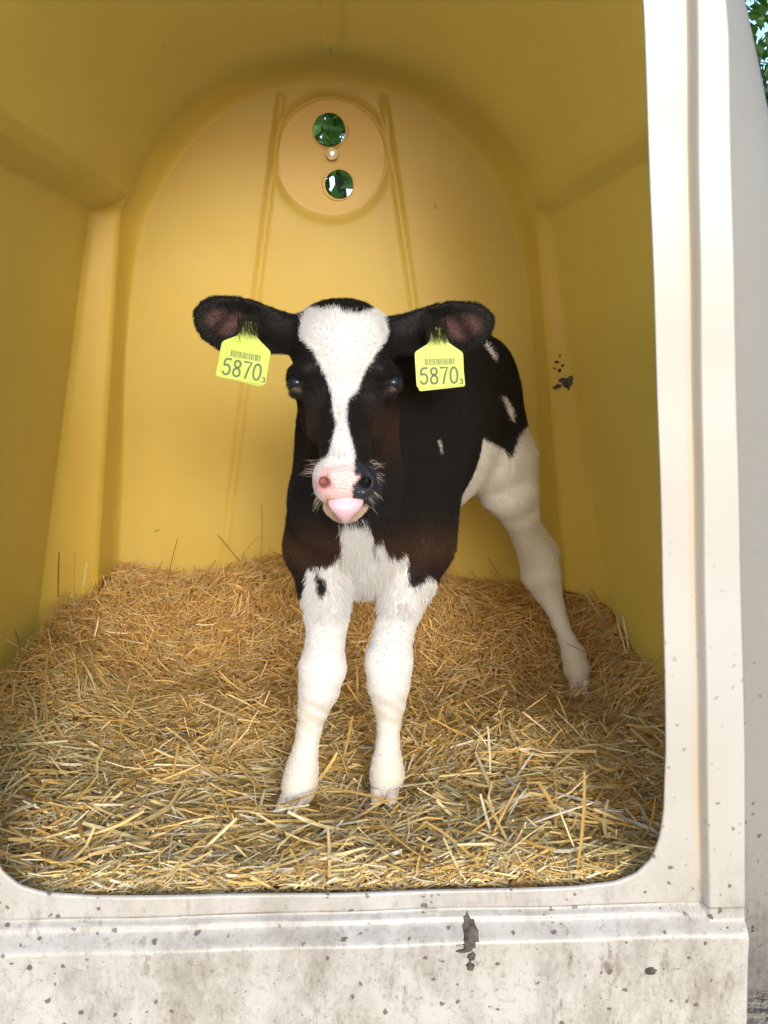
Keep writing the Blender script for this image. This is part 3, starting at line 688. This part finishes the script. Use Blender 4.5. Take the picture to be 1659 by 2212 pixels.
def coat(P, Nn, jit=0., r=rng):
    n = len(P); x, y = bearing(P)
    x = x+jit*r.normal(0, 1, n); y = y+jit*r.normal(0, 1.6, n)
    Y = P[:, 1]; col = np.tile(BLK, (n, 1)); head = (Y < 1.60) & (P[:, 2] > .665)
    front = ~head & (Y < 1.83); hind = ~head & ~front
    # ears
    ear_ = np.zeros(n, bool)
    for root, u, v, w_, L in EARS:
        q = P-root; a, b_, c = q@u, q@v, q@w_
        e = (a > .012) & (a < L+.01) & (np.abs(b_) < .06) & (np.abs(c) < .04); ear_ |= e
        inn = e & (Nn@w_ > .25); k = np.clip(1-((a/L-.62)/.28)**2-((b_+.002)/.022)**2, 0, 1)[inn, None]
        blot = (.6+.4*np.sin(a[inn]*180+b_[inn]*90))[:, None]
        col[inn] = np.array(BLK)*(1-k*blot)+np.array((.13, .068, .06))*k*blot
    hd = head & ~ear_
    # warm brown on the cheeks
    cheek = np.exp(-((y-925)/60)**2)*np.clip(np.abs(x-742)/95, 0, 1)**2
    col[hd] = col[hd]*(1-.5*cheek[hd, None])+np.array(BRN)*(.35*cheek[hd, None])
    m = hd & inpoly(x, y, BLAZE) & (Nn[:, 1] < .35) & ~((y > 960) & (P[:, 1] > 1.475)); col[m] = WHT
    lip = hd & (y > 1076) & (P[:, 1] < 1.5) & (x < 800); col[lip] = (.55, .40, .30)
    m = hd & inpoly(x, y, PAD) & (P[:, 1] < 1.46); col[m] = PNK
    for nxx in (693, 795):
        g = (hd & (P[:, 1] < 1.46))*np.exp(-((x-nxx)/17)**2-((y-1045)/17)**2); col = col*(1-g[:, None]*.75*np.array([.55, .9, .9]))
    m = hd & inpoly(x, y, BLACKNOSE) & (Nn[:, 1] < .3); col[m] = (.022, .024, .030)
    for sx, ex in ((-1, 637), (1, 853)):
        dd = np.linalg.norm(P-W(ex, 826, 1.490), axis=1); g = (hd & (dd < .0175))[:, None]; col = np.where(g, (.012, .010, .009), col)
        g = (hd & (np.abs(y-839) < 2.6) & (np.abs(x-ex) < 11))[:, None]; col = np.where(g, (.13, .10, .06), col)
    m = front & inpoly(x, y, CHEST); col[m] = WHT
    col[front & (P[:, 2] < .50)] = WHT
    m = front & inpoly(x, y, SPOT); col[m] = BLK
    m = front & (col[:, 0] < .1); kk = np.exp(-((y-1185)/45)**2)[m, None]*.45; col[m] = np.array(BLK)*(1-kk)+np.array(BRN)*kk
    m = hind & ~inpoly(x, y, HINDBLACK); col[m] = WHT
    col[hind & (P[:, 2] < .60)] = WHT
    for s_ in (SL1, SL2, SL4):
        m = hind & inpoly(x, y, s_); col[m] = WHT
    m = ~head & inpoly(x, y, SL3); col[m] = WHT
    # straw-stained pasterns and a faint warm tint down the legs
    low = np.clip((.33-P[:, 2])/.15, 0, 1)[:, None]*(col[:, :1] > .5); col = col*(1-low*np.array([.05, .12, .26]))
    kn = (np.exp(-((P[:, 2]-.335)/.03)**2)*front*(np.sin(P@np.array([170., 60, 230]))*.5+.5))[:, None]*(col[:, :1] > .5); col = col*(1-kn*np.array([.10, .15, .28]))
    rl = hind[:, None]*(col[:, :1] > .5); col = col*(1-rl*np.array([.02, .05, .12]))
    return col, hd, ear_, front, hind
ccol = sum(coat(CV, CN, 1.7)[0] for _ in range(8))/8
calf = empty('calf', (.16, 1.88, .19))
tag(calf, 'black and white calf standing in the straw, tongue out, facing out of the hutch', 'calf')
m_skin, t, p, out = mat('calf_skin')
at = N(t, 'ShaderNodeAttribute'); at.attribute_name = 'Col'; t.links.new(at.outputs['Color'], p.inputs['Base Color'])
p.inputs['Roughness'].default_value = .55; p.inputs['Specular IOR Level'].default_value = .12
b = N(t, 'ShaderNodeBump'); b.inputs['Strength'].default_value = .35; b.inputs['Distance'].default_value = .0012
t.links.new(noise(t, 420, 3), b.inputs['Height']); t.links.new(b.outputs[0], p.inputs['Normal'])
m_nose, t, p, out = mat('nose_leather'); at = N(t, 'ShaderNodeAttribute'); at.attribute_name = 'Col'; t.links.new(at.outputs['Color'], p.inputs['Base Color'])
p.inputs['Roughness'].default_value = .20; p.inputs['Subsurface Weight'].default_value = .12; p.inputs['Subsurface Radius'].default_value = (.005, .002, .0015); p.inputs['Subsurface Scale'].default_value = .5
b = N(t, 'ShaderNodeBump'); b.inputs['Strength'].default_value = .8; b.inputs['Distance'].default_value = .0012
vo = N(t, 'ShaderNodeTexVoronoi'); vo.inputs['Scale'].default_value = 300; tcn = N(t, 'ShaderNodeTexCoord'); t.links.new(tcn.outputs['Object'], vo.inputs['Vector']); t.links.new(vo.outputs['Distance'], b.inputs['Height']); t.links.new(b.outputs[0], p.inputs['Normal'])
fc = CV[CF].mean(1); fx, fy = bearing(fc); nose_f = inpoly(fx, fy, PAD) & (fc[:, 1] < 1.46)
body = npmesh('body', CV, CF, [m_skin, m_nose], calf, True, nose_f.astype(np.int32), ccol)

# ---- fur strands
def fur(n):
    r = np.random.default_rng(11)
    A, B, C_, D = (CV[CF[:, i]] for i in range(4)); ar = np.linalg.norm(np.cross(C_-A, D-B), axis=1)
    cen = (A+C_)/2; wgt = ar*np.where(cen[:, 1] < 1.62, 2.4, 1.)*np.where(CN[CF[:, 0], 1] > .35, .35, 1.)
    f = r.choice(len(CF), n, p=wgt/wgt.sum()); a, b_ = r.random(n)[:, None], r.random(n)[:, None]
    P = (A[f]*(1-a)+B[f]*a)*(1-b_)+(D[f]*(1-a)+C_[f]*a)*b_; Nn = CN[CF[f, 0]]
    col, hd, er, fr, hi = coat(P, Nn, 2.2, r); x, y = bearing(P)
    pad = hd & inpoly(x, y, PAD) & (P[:, 1] < 1.46); keep = ~pad & ~(hd & (np.linalg.norm(P-W(635, 826, 1.492), axis=1) < .0155)) & ~(hd & (np.linalg.norm(P-W(855, 826, 1.492), axis=1) < .0155))
    P, Nn, col, hd, er, fr, hi, x, y = (v[keep] for v in (P, Nn, col, hd, er, fr, hi, x, y)); n = len(P)
    comb = np.tile([0., .25, -1.], (n, 1)); comb[hd] = (0, -.25, -1); comb[hi & (P[:, 2] > .62)] = (.1, .8, -.6)
    # forehead hair whorls up and outwards
    up = hd & (y < 790); comb[up] = np.stack([np.clip((x[up]-738)/90, -1, 1), np.zeros(up.sum()), np.clip((770-y[up])/90, -1, 1)], 1)
    for i, (root, u, v, w_, L) in enumerate(EARS):
        m = er & ((P-root)@u > 0) & ((P-root)@u < L+.02); comb[m] = u*.9+v*np.tanh(((P[m]-root)@v)/.02)[:, None]*.9
    comb = comb-Nn*(comb*Nn).sum(1)[:, None]; comb /= np.linalg.norm(comb, axis=1)[:, None]+1e-9
    Ln = np.full(n, .0072); yj = y+r.normal(0, 35, n); Ln[hd] = .0052; Ln[er] = .0048; Ln[fr & (yj > 1130) & (P[:, 2] > .49)] = .010; Ln[fr & (x > 735) & (x < 850) & (y > 1110) & (y < 1310)] = .017; lg = fr & (P[:, 2] <= .49); Ln[lg] = np.minimum(Ln[lg], np.where((x[lg] > 735) & (x[lg] < 840) & (y[lg] < 1310), .02, np.interp(P[lg, 2], [.40, .50], [.0028, .0070]))); Ln[hi & (P[:, 2] < .6)] = .0030
    Ln[hd & (y > 985)] = .0045; Ln[hd & (y < 690)] = .0075
    Ln *= r.uniform(.55, 1.25, n)
    lift = np.full(n, .38); lift[er] = .3; lift[fr & (yj > 1130)] = .45; lift[lg] = .15
    clump = np.sin(P@np.array([310., 120, 90]))*np.cos(P@np.array([60., 200, 260]))
    nz = r.normal(0, .28, (n, 3)); d1 = comb*.8+Nn*lift[:, None]+nz*.6+.25*clump[:, None]*np.cross(comb, Nn); d1 /= np.linalg.norm(d1, axis=1)[:, None]
    d2 = comb+Nn*.12+nz*.7; d2 /= np.linalg.norm(d2, axis=1)[:, None]
    p0 = P-Nn*.001; p1 = P+d1*Ln[:, None]*.5; p2 = p1+d2*Ln[:, None]*.55
    pts = np.stack([p0, p1, p2], 1)
    w0 = np.where(hd, .00018, .00028); rad = np.stack([w0, w0*.8, w0*.2], 1)
    col = col*r.uniform(.82, 1.12, (n, 1)); return pts, rad, col
pts, rad, hcol = fur(300000)
# whiskers on the muzzle and lashes
r = np.random.default_rng(5); wp, wr, wc = [], [], []
bx_, by_ = bearing(CV); wv_ = np.where((CV[:, 1] < 1.462) & (by_ > 990) & (np.abs(np.abs(bx_-744)-51) > -1) & (np.hypot(np.abs(bx_-744)-51, by_-1045) > 19) & (by_ < 1098) & (np.abs(bx_-745) > 48) & (CN[:, 1] < .5))[0]
for q in r.choice(wv_, 64):
    a = CV[q]; L = r.uniform(.006, .024); d = CN[q]+np.array([0, -.1, r.uniform(-.9, .3)]); d /= np.linalg.norm(d)
    b_ = a+d*L*.5; c_ = b_+(d+np.array([0, 0, r.uniform(-.9, .3)]))*L*.45; wp.append([a, b_, c_]); wr.append([.00010, .00009, .00004]); wc.append((.60, .48, .36))
for sx, ex in ((-1, 637), (1, 853)):
    for k in range(26):
        a = W(ex+sx*r.uniform(-14, 12), 811+r.uniform(-2, 4), 1.482); d = np.array([sx*.5, -.5, .25])+r.normal(0, .15, 3); L = r.uniform(.008, .014)
        wp.append([a, a+d*L*.5, a+(d+np.array([0, 0, -.1]))*L]); wr.append([.00025, .0002, .0001]); wc.append((.01, .009, .008))
for (x0, x1, y0, ln) in ((512, 556, 690, 34), (918, 966, 700, 38)):   # ear hair falling over the tag necks
    for _ in range(110):
        a = W(r.uniform(x0, x1), y0+r.uniform(-4, 18), 1.489); dx = r.normal(0, .006)+.004
        L = r.uniform(.4, 1)*ln*.00067; wp.append([a+np.array([0, .01, .006]), a+np.array([dx*.3, -.003, -L*.5]), a+np.array([dx, -.002, -L])]); wr.append([.00030, .00026, .0001]); wc.append((.015, .015, .008))
pts = np.concatenate([pts, np.array(wp)]); rad = np.concatenate([rad, np.array(wr)]); hcol = np.concatenate([hcol, np.array(wc)])
hc = bpy.data.hair_curves.new('fur'); n = len(pts); hc.add_curves([3]*n)
hc.points.foreach_set('position', pts.astype(np.float32).ravel()); hc.points.foreach_set('radius', rad.astype(np.float32).ravel())
ac = hc.attributes.new('hc', 'FLOAT_COLOR', 'CURVE'); c4 = np.ones((n, 4), np.float32); c4[:, :3] = hcol; ac.data.foreach_set('color', c4.ravel())
m_fur, t, p, out = mat('fur'); at = N(t, 'ShaderNodeAttribute'); at.attribute_name = 'hc'; t.links.new(at.outputs['Color'], p.inputs['Base Color'])
p.inputs['Roughness'].default_value = .5; p.inputs['Specular IOR Level'].default_value = .14
hc.materials.append(m_fur); link('fur', hc, calf)

# ---- eyes
m_eye, t, p, out = mat('eye')
gm = N(t, 'ShaderNodeTexCoord'); sx_ = N(t, 'ShaderNodeVectorMath'); sx_.operation = 'LENGTH'
at = N(t, 'ShaderNodeAttribute'); at.attribute_name = 'Col'; t.links.new(at.outputs['Color'], p.inputs['Base Color'])
p.inputs['Roughness'].default_value = .04; p.inputs['Specular IOR Level'].default_value = .22
def sphere(c, r, m, parent, name, look, colf, sc=(1, 1, 1)):
    bm = bmesh.new(); bmesh.ops.create_uvsphere(bm, u_segments=40, v_segments=28, radius=r)
    me = bpy.data.meshes.new(name); bm.to_mesh(me); bm.free(); me.materials.append(m)
    co = np.empty(len(me.vertices)*3); me.vertices.foreach_get('co', co); co = co.reshape(-1, 3)
    col = colf((co/r)@(look/np.linalg.norm(look))); me.vertices.foreach_set('co', ((co*sc)+c).ravel())
    a = me.color_attributes.new('Col', 'FLOAT_COLOR', 'POINT'); a.data.foreach_set('color', np.column_stack([col, np.ones(len(co))]).ravel())
    me.polygons.foreach_set('use_smooth', [True]*len(me.polygons)); return link(name, me, parent)
def eyecol(d):
    c = np.tile((.05, .035, .025), (len(d), 1)); c[d > .45] = (.02, .015, .012); c[d > .80] = (.008, .014, .024); return c
for sx, ex in ((-1, 637), (1, 853)):
    e = W(ex, 827, 1.500)+np.array([sx*-.0030, -.0012, 0])
    sphere(e, .0138, m_eye, calf, 'eye', np.array([sx*.55, -1, .05]), eyecol)
# ---- tongue: fleshy wedge curled up over the lower lip
m_tng, t, p, out = mat('tongue')
t.links.new(ramp(t, noise(t, 60, 4), [(.3, (.60, .37, .42)), (.75, (.68, .48, .54))]), p.inputs['Base Color']); p.inputs['Roughness'].default_value = .22
p.inputs['Subsurface Weight'].default_value = .15; p.inputs['Subsurface Radius'].default_value = (.006, .003, .002)
p.inputs['Coat Weight'].default_value = .5; p.inputs['Coat Roughness'].default_value = .15
b = N(t, 'ShaderNodeBump'); b.inputs['Strength'].default_value = .3; b.inputs['Distance'].default_value = .0008; t.links.new(noise(t, 500, 2), b.inputs['Height']); t.links.new(b.outputs[0], p.inputs['Normal'])
rows = []
for i in range(25):
    s = i/24; yy = 1076+s*57; hwid = np.interp(s, [0, .12, .3, .5, .75, .9, .97, 1], [34, 38, 36, 29, 16, 8, 4, .8])*.00067
    c = W(747-2*s, yy, 1.410+.006*s-.012*math.sin(s*2.6)); th = np.interp(s, [0, .5, .9, 1], [.012, .010, .006, .001]); a = np.linspace(0, 2*math.pi, 33)[:-1]
    X_ = np.cos(a); rows.append(np.column_stack([c[0]+hwid*X_, c[1]+th*np.sin(a)+.004*(np.abs(X_)**2)-.001*np.exp(-(X_/.12)**2)*0, c[2]+0*a+.003*(1-X_**2)]))
V, F = loft(rows); o = npmesh('tongue', V, F, m_tng, calf)
# ---- hooves (two claws each)
m_hoof, t, p, out = mat('hoof'); t.links.new(ramp(t, noise(t, 30, 4, stretch=(1, 1, 6)), [(.3, (.42, .36, .28)), (.7, (.62, .56, .47))]), p.inputs['Base Color']); p.inputs['Roughness'].default_value = .5
def hoof(top, toe, wd):
    top, toe = np.asarray(top), np.asarray(toe); d = toe-top; side = np.cross(d, [0, 0, 1.]); side /= np.linalg.norm(side); V, F = [], []
    for sg in (-1, 1):
        rows = []
        for i in range(9):
            s = i/8; c = top+d*s+side*sg*wd*.27; a = np.linspace(0, 2*math.pi, 21)[:-1]; r1 = wd*.27*(1-.35*s**2)*(1 if i < 8 else .3); r2 = wd*.42*(1-.25*s)*(1 if i < 8 else .3)
            fw = np.cross(side, [0, 0, 1.]); rows.append(c+np.outer(np.cos(a)*r1, side)+np.outer(np.sin(a)*r2, fw/np.linalg.norm(fw)))
        v, f = loft(rows); F.append(f+sum(len(q) for q in V)); V.append(v)
    return npmesh('hoof', np.concatenate(V), np.concatenate(F), m_hoof, calf)
hoof(W(640, 1712, 1.575), W(616, 1762, 1.552), .046)
hoof(W(832, 1695, 1.608), W(829, 1740, 1.585), .046)
hoof(W(1250, 1462, 2.10), W(1254, 1508, 2.075), .043)
hoof(W(797, 1370, 2.37), W(790, 1390, 2.34), .044)

# ================================================================== EAR TAGS
m_tag, t, p, out = mat('tag_plastic'); t.links.new(ramp(t, noise(t, 25, 3), [(.3, (.43, .53, .045)), (.8, (.50, .58, .08))]), p.inputs['Base Color']); p.inputs['Roughness'].default_value = .4
translucent(t, p, out, (.75, .85, .08), .2)
m_ink = plain('tag_ink', (.085, .115, .05), .6); m_inkf = plain('barcode_ink', (.07, .10, .035), .6)
def flat_poly(name, P2, frame, th, m, parent, bev=0.):
    o_, u, v, w_ = frame; bm = bmesh.new()
    vs = [bm.verts.new(o_+u*a+v*b_+w_*0) for a, b_ in P2]; f = bm.faces.new(vs); f.normal_update()
    e = bmesh.ops.extrude_face_region(bm, geom=[f]); bmesh.ops.translate(bm, verts=[x for x in e['geom'] if isinstance(x, bmesh.types.BMVert)], vec=Vector(-w_*th))
    bmesh.ops.recalc_face_normals(bm, faces=bm.faces); return bm_obj(name, bm, m, parent, False)
def roundpoly(P2, radii, n=6):
    P2 = np.asarray(P2, float); out_ = []
    for i, q in enumerate(P2):
        a, b_ = P2[i-1]-q, P2[(i+1) % len(P2)]-q; a /= np.linalg.norm(a); b_ /= np.linalg.norm(b_); rr = radii[i]
        for k in range(n+1):
            s = k/n; out_.append(((q+a*rr)*(1-s)**2+q*2*s*(1-s)+(q+b_*rr)*s**2))
    return out_
GLY = {'5': [[(.88, 1), (.18, 1), (.10, .56), (.30, .62), (.55, .64), (.80, .54), (.93, .33), (.80, .10), (.50, 0), (.20, .05), (.05, .18)]],
       '8': [[(.5, .54), (.22, .62), (.12, .78), (.22, .94), (.5, 1), (.78, .94), (.88, .78), (.78, .62), (.5, .54), (.18, .44), (.06, .25), (.18, .06), (.5, 0), (.82, .06), (.94, .25), (.82, .44), (.5, .54)]],
       '7': [[(.06, 1), (.94, 1), (.62, .55), (.40, 0)]],
       '0': [[(.5, 1), (.22, .92), (.08, .70), (.06, .5), (.08, .30), (.22, .08), (.5, 0), (.78, .08), (.92, .30), (.94, .5), (.92, .70), (.78, .92), (.5, 1)]],
       '3': [[(.10, .88), (.30, 1), (.68, .98), (.84, .80), (.74, .60), (.42, .54), (.78, .48), (.92, .27), (.74, .04), (.34, 0), (.08, .12)]]}
def ribbon(paths, wd, frame, lift, m, name, parent):
    o_, u, v, w_ = frame; V, F = [], []
    for P2 in paths:
        P2 = np.array(P2); n = len(P2); tn = np.gradient(P2, axis=0); tn /= np.linalg.norm(tn, axis=1)[:, None]+1e-9
        nr = np.stack([-tn[:, 1], tn[:, 0]], 1)
        for i in range(n): # mitred ribbon
            for s_ in (1, -1):
                q = P2[i]+nr[i]*s_*wd/2+(tn[i]*wd*.3*(1 if i == n-1 else -1 if i == 0 else 0)); V.append(o_+u*q[0]+v*q[1]+w_*lift)
        b0 = len(V)-2*n; F += [[b0+2*i, b0+2*i+1, b0+2*i+3, b0+2*i+2] for i in range(n-1)]
    return npmesh(name, np.array(V), np.array(F), m, parent, False)
def smoothpath(P, k=2, sharp=()):
    P = [np.array(q, float) for q in P]
    for _ in range(k):
        Q = [P[0]]
        for a, b_ in zip(P[:-1], P[1:]): Q += [a*.75+b_*.25, a*.25+b_*.75]
        P = Q+[P[-1]]
    return P
def ear_tag(px, py, Y, roll, yaw, label, outline, back_off):
    loc = W(px, py, Y); e = empty('ear_tag', loc); tag(e, label, 'ear tag', 'ear tags')
    cy_, sy_ = math.cos(yaw), math.sin(yaw); w_ = np.array([sy_, -cy_, .08]); w_ /= np.linalg.norm(w_)
    u0 = np.array([cy_, sy_, 0]); v0 = np.cross(w_, u0)*-1; v0 = v0*np.sign(v0[2]); u = u0*math.cos(roll)-v0*math.sin(roll); v = v0*math.cos(roll)+u0*math.sin(roll)
    fr = (loc, u, v, w_); k = .00069
    flat_poly('front_plate', roundpoly(np.array(outline)*k, [6*k, 6*k, 7*k, 9*k, 6*k, 6*k, 9*k, 7*k]), fr, .0013, m_tag, e)
    a = math.radians(back_off[2]); ub, vb = u*math.cos(a)-v*math.sin(a), v*math.cos(a)+u*math.sin(a)
    frb = (loc-w_*.0030+u*back_off[0]*k+v*back_off[1]*k, ub, vb, w_)
    flat_poly('back_plate', roundpoly(np.array(outline)*k*.985, [6*k, 6*k, 7*k, 9*k, 6*k, 6*k, 9*k, 7*k]), frb, .0013, m_tag, e)
    # pin through the ear
    bm = bmesh.new(); bmesh.ops.create_uvsphere(bm, u_segments=20, v_segments=10, radius=.0048)
    for q in bm.verts: q.co.z *= .45
    o = bm_obj('button', bm, m_tag, e); o.location = Vector((0, 0, 0)); bpy.context.view_layer.update()
    o.matrix_world = __import__('mathutils').Matrix(np.array([[u[i], v[i], w_[i], (loc+v*60*k+w_*.0012)[i]] for i in range(3)]+[[0, 0, 0, 1]]).tolist())
    x = -42.
    for ch in '5870':
        for P in GLY[ch]:
            P = smoothpath(P) if ch != '7' else P
            ribbon([[(k*(x+q[0]*17), k*(-43+q[1]*33)) for q in P]], 4.5*k, fr, .0004, m_ink, 'digit', e)
        x += 21.3
    ribbon([[(k*(42.5+q[0]*7.5), k*(-45+q[1]*10)) for q in smoothpath(GLY['3'][0])]], 2.4*k, fr, .0004, m_ink, 'digit', e)
    rb = np.random.default_rng(3); paths = []; x = -30.
    V, F = [], []
    while x < 33:
        wb = rb.choice([.8, 1.1, 1.9]);
        b0 = len(V)
        for (a_, c_) in ((x, -4), (x+wb, -4), (x+wb, 9), (x, 9)): V.append(loc+u*a_*k+v*c_*k+w_*.0004)
        F.append([b0, b0+1, b0+2, b0+3]); x += wb+rb.choice([1.0, 1.4, 2.2])
    npmesh('barcode', np.array(V), np.array(F), m_inkf, e, False)
    return e
OUT = [(-50, -50), (52, -50), (52, 20), (20, 42), (12, 74), (-12, 74), (-20, 42), (-52, 24)]
ear_tag(529, 771, 1.492, R(10), R(-6), 'yellow ear tag numbered 5870, tilted, in the calf ear at left of the photo', OUT, (-4, -3, 3))
ear_tag(949, 784, 1.492, R(-1.5), R(6), 'yellow ear tag numbered 5870, level, in the calf ear beside its black flank', OUT, (1, -5, -4))

# ================================================================== TREES BEHIND
m_leaf, t, p, out = mat('leaf'); at = N(t, 'ShaderNodeAttribute'); at.attribute_name = 'Col'; t.links.new(at.outputs['Color'], p.inputs['Base Color']); p.inputs['Roughness'].default_value = .35
translucent(t, p, out, (.14, .32, .03), .45)
m_bark, t, p, out = mat('bark'); t.links.new(ramp(t, noise(t, 25, 5, stretch=(1, 1, .2)), [(.3, (.05, .04, .03)), (.7, (.16, .12, .09))]), p.inputs['Base Color'])
def tree(x, y, z0, rx, rz, nleaf, seed, label):
    r = np.random.default_rng(seed); e = empty('leafy_tree', (x, y, -.05)); tag(e, label, 'tree', 'trees behind the hutch')
    rows = []
    for i in range(9):
        s = i/8; a = np.linspace(0, 2*math.pi, 13)[:-1]; rr = .09*(1-.6*s)
        rows.append(np.column_stack([x+.05*math.sin(3*s)+rr*np.cos(a), y+.04*math.sin(4*s)+rr*np.sin(a), np.full(12, -.07+s*(z0+rz*.5))]))
    V, F = loft(rows); Vs_, Fs_ = [V], [F]; nb = len(V)
    for _ in range(14):
        a0 = r.uniform(0, 6.28); s0 = r.uniform(.3, .9)*(z0); p0 = np.array([x, y, s0]); d = np.array([math.cos(a0)*rx*.7, math.sin(a0)*rx*.7, r.uniform(.3, 1.)*rz]); rows = []
        for i in range(5):
            s = i/4; c = p0+d*s; rr = .035*(1-.8*s); a = np.linspace(0, 2*math.pi, 7)[:-1]; rows.append(np.column_stack([c[0]+rr*np.cos(a), c[1]+rr*np.sin(a), np.full(6, c[2])]))
        V, F = loft(rows); Vs_.append(V); Fs_.append(F+nb); nb += len(V)
    npmesh('trunk', np.concatenate(Vs_), np.concatenate(Fs_), m_bark, e)
    # crown: leaf clumps through the volume
    nc = nleaf//26; u = r.normal(0, 1, (nc, 3)); u /= np.linalg.norm(u, axis=1)[:, None]; cc_ = u*(r.uniform(.25, 1, nc)**.5)[:, None]*np.array([rx, rx*.7, rz])+np.array([x, y, z0+rz*.35])
    c = np.repeat(cc_, 26, 0)+r.normal(0, .10, (nc*26, 3)); n = len(c); c[:, 2] = np.maximum(c[:, 2], .1)
    d = r.normal(0, 1, (n, 3))+np.array([0, -.3, -.5]); d /= np.linalg.norm(d, axis=1)[:, None]; s = np.cross(d, r.normal(0, 1, (n, 3))); s /= np.linalg.norm(s, axis=1)[:, None]; nn = np.cross(d, s)
    L = r.uniform(.05, .10, n)[:, None]; w2 = L*.26
    V = np.stack([c, c+d*L*.45+s*w2+nn*L*.08, c+d*L, c+d*L*.45-s*w2+nn*L*.08, c+d*L*.5], 1)
    F = (np.arange(n)[:, None, None]*5+np.array([[0, 4, 1], [1, 4, 2], [2, 4, 3], [3, 4, 0]])[None]).reshape(-1, 3)
    tone = np.repeat(r.uniform(.6, 1.3, nc), 26)[:, None]*r.uniform(.7, 1.3, (n, 1)); col = np.array([.065, .14, .028])*tone
    npmesh('crown', V.reshape(-1, 3), F, m_leaf, e, False, None, np.repeat(col, 5, 0))
tree(.1, 4.0, 1.3, .85, 1.3, 11500, 1, 'broad leafy green tree seen through the vent holes of the hutch')
tree(2.05, 4.3, 1.4, .95, 1.7, 13000, 2, 'leafy green tree beside the outer wall at right of the hutch')
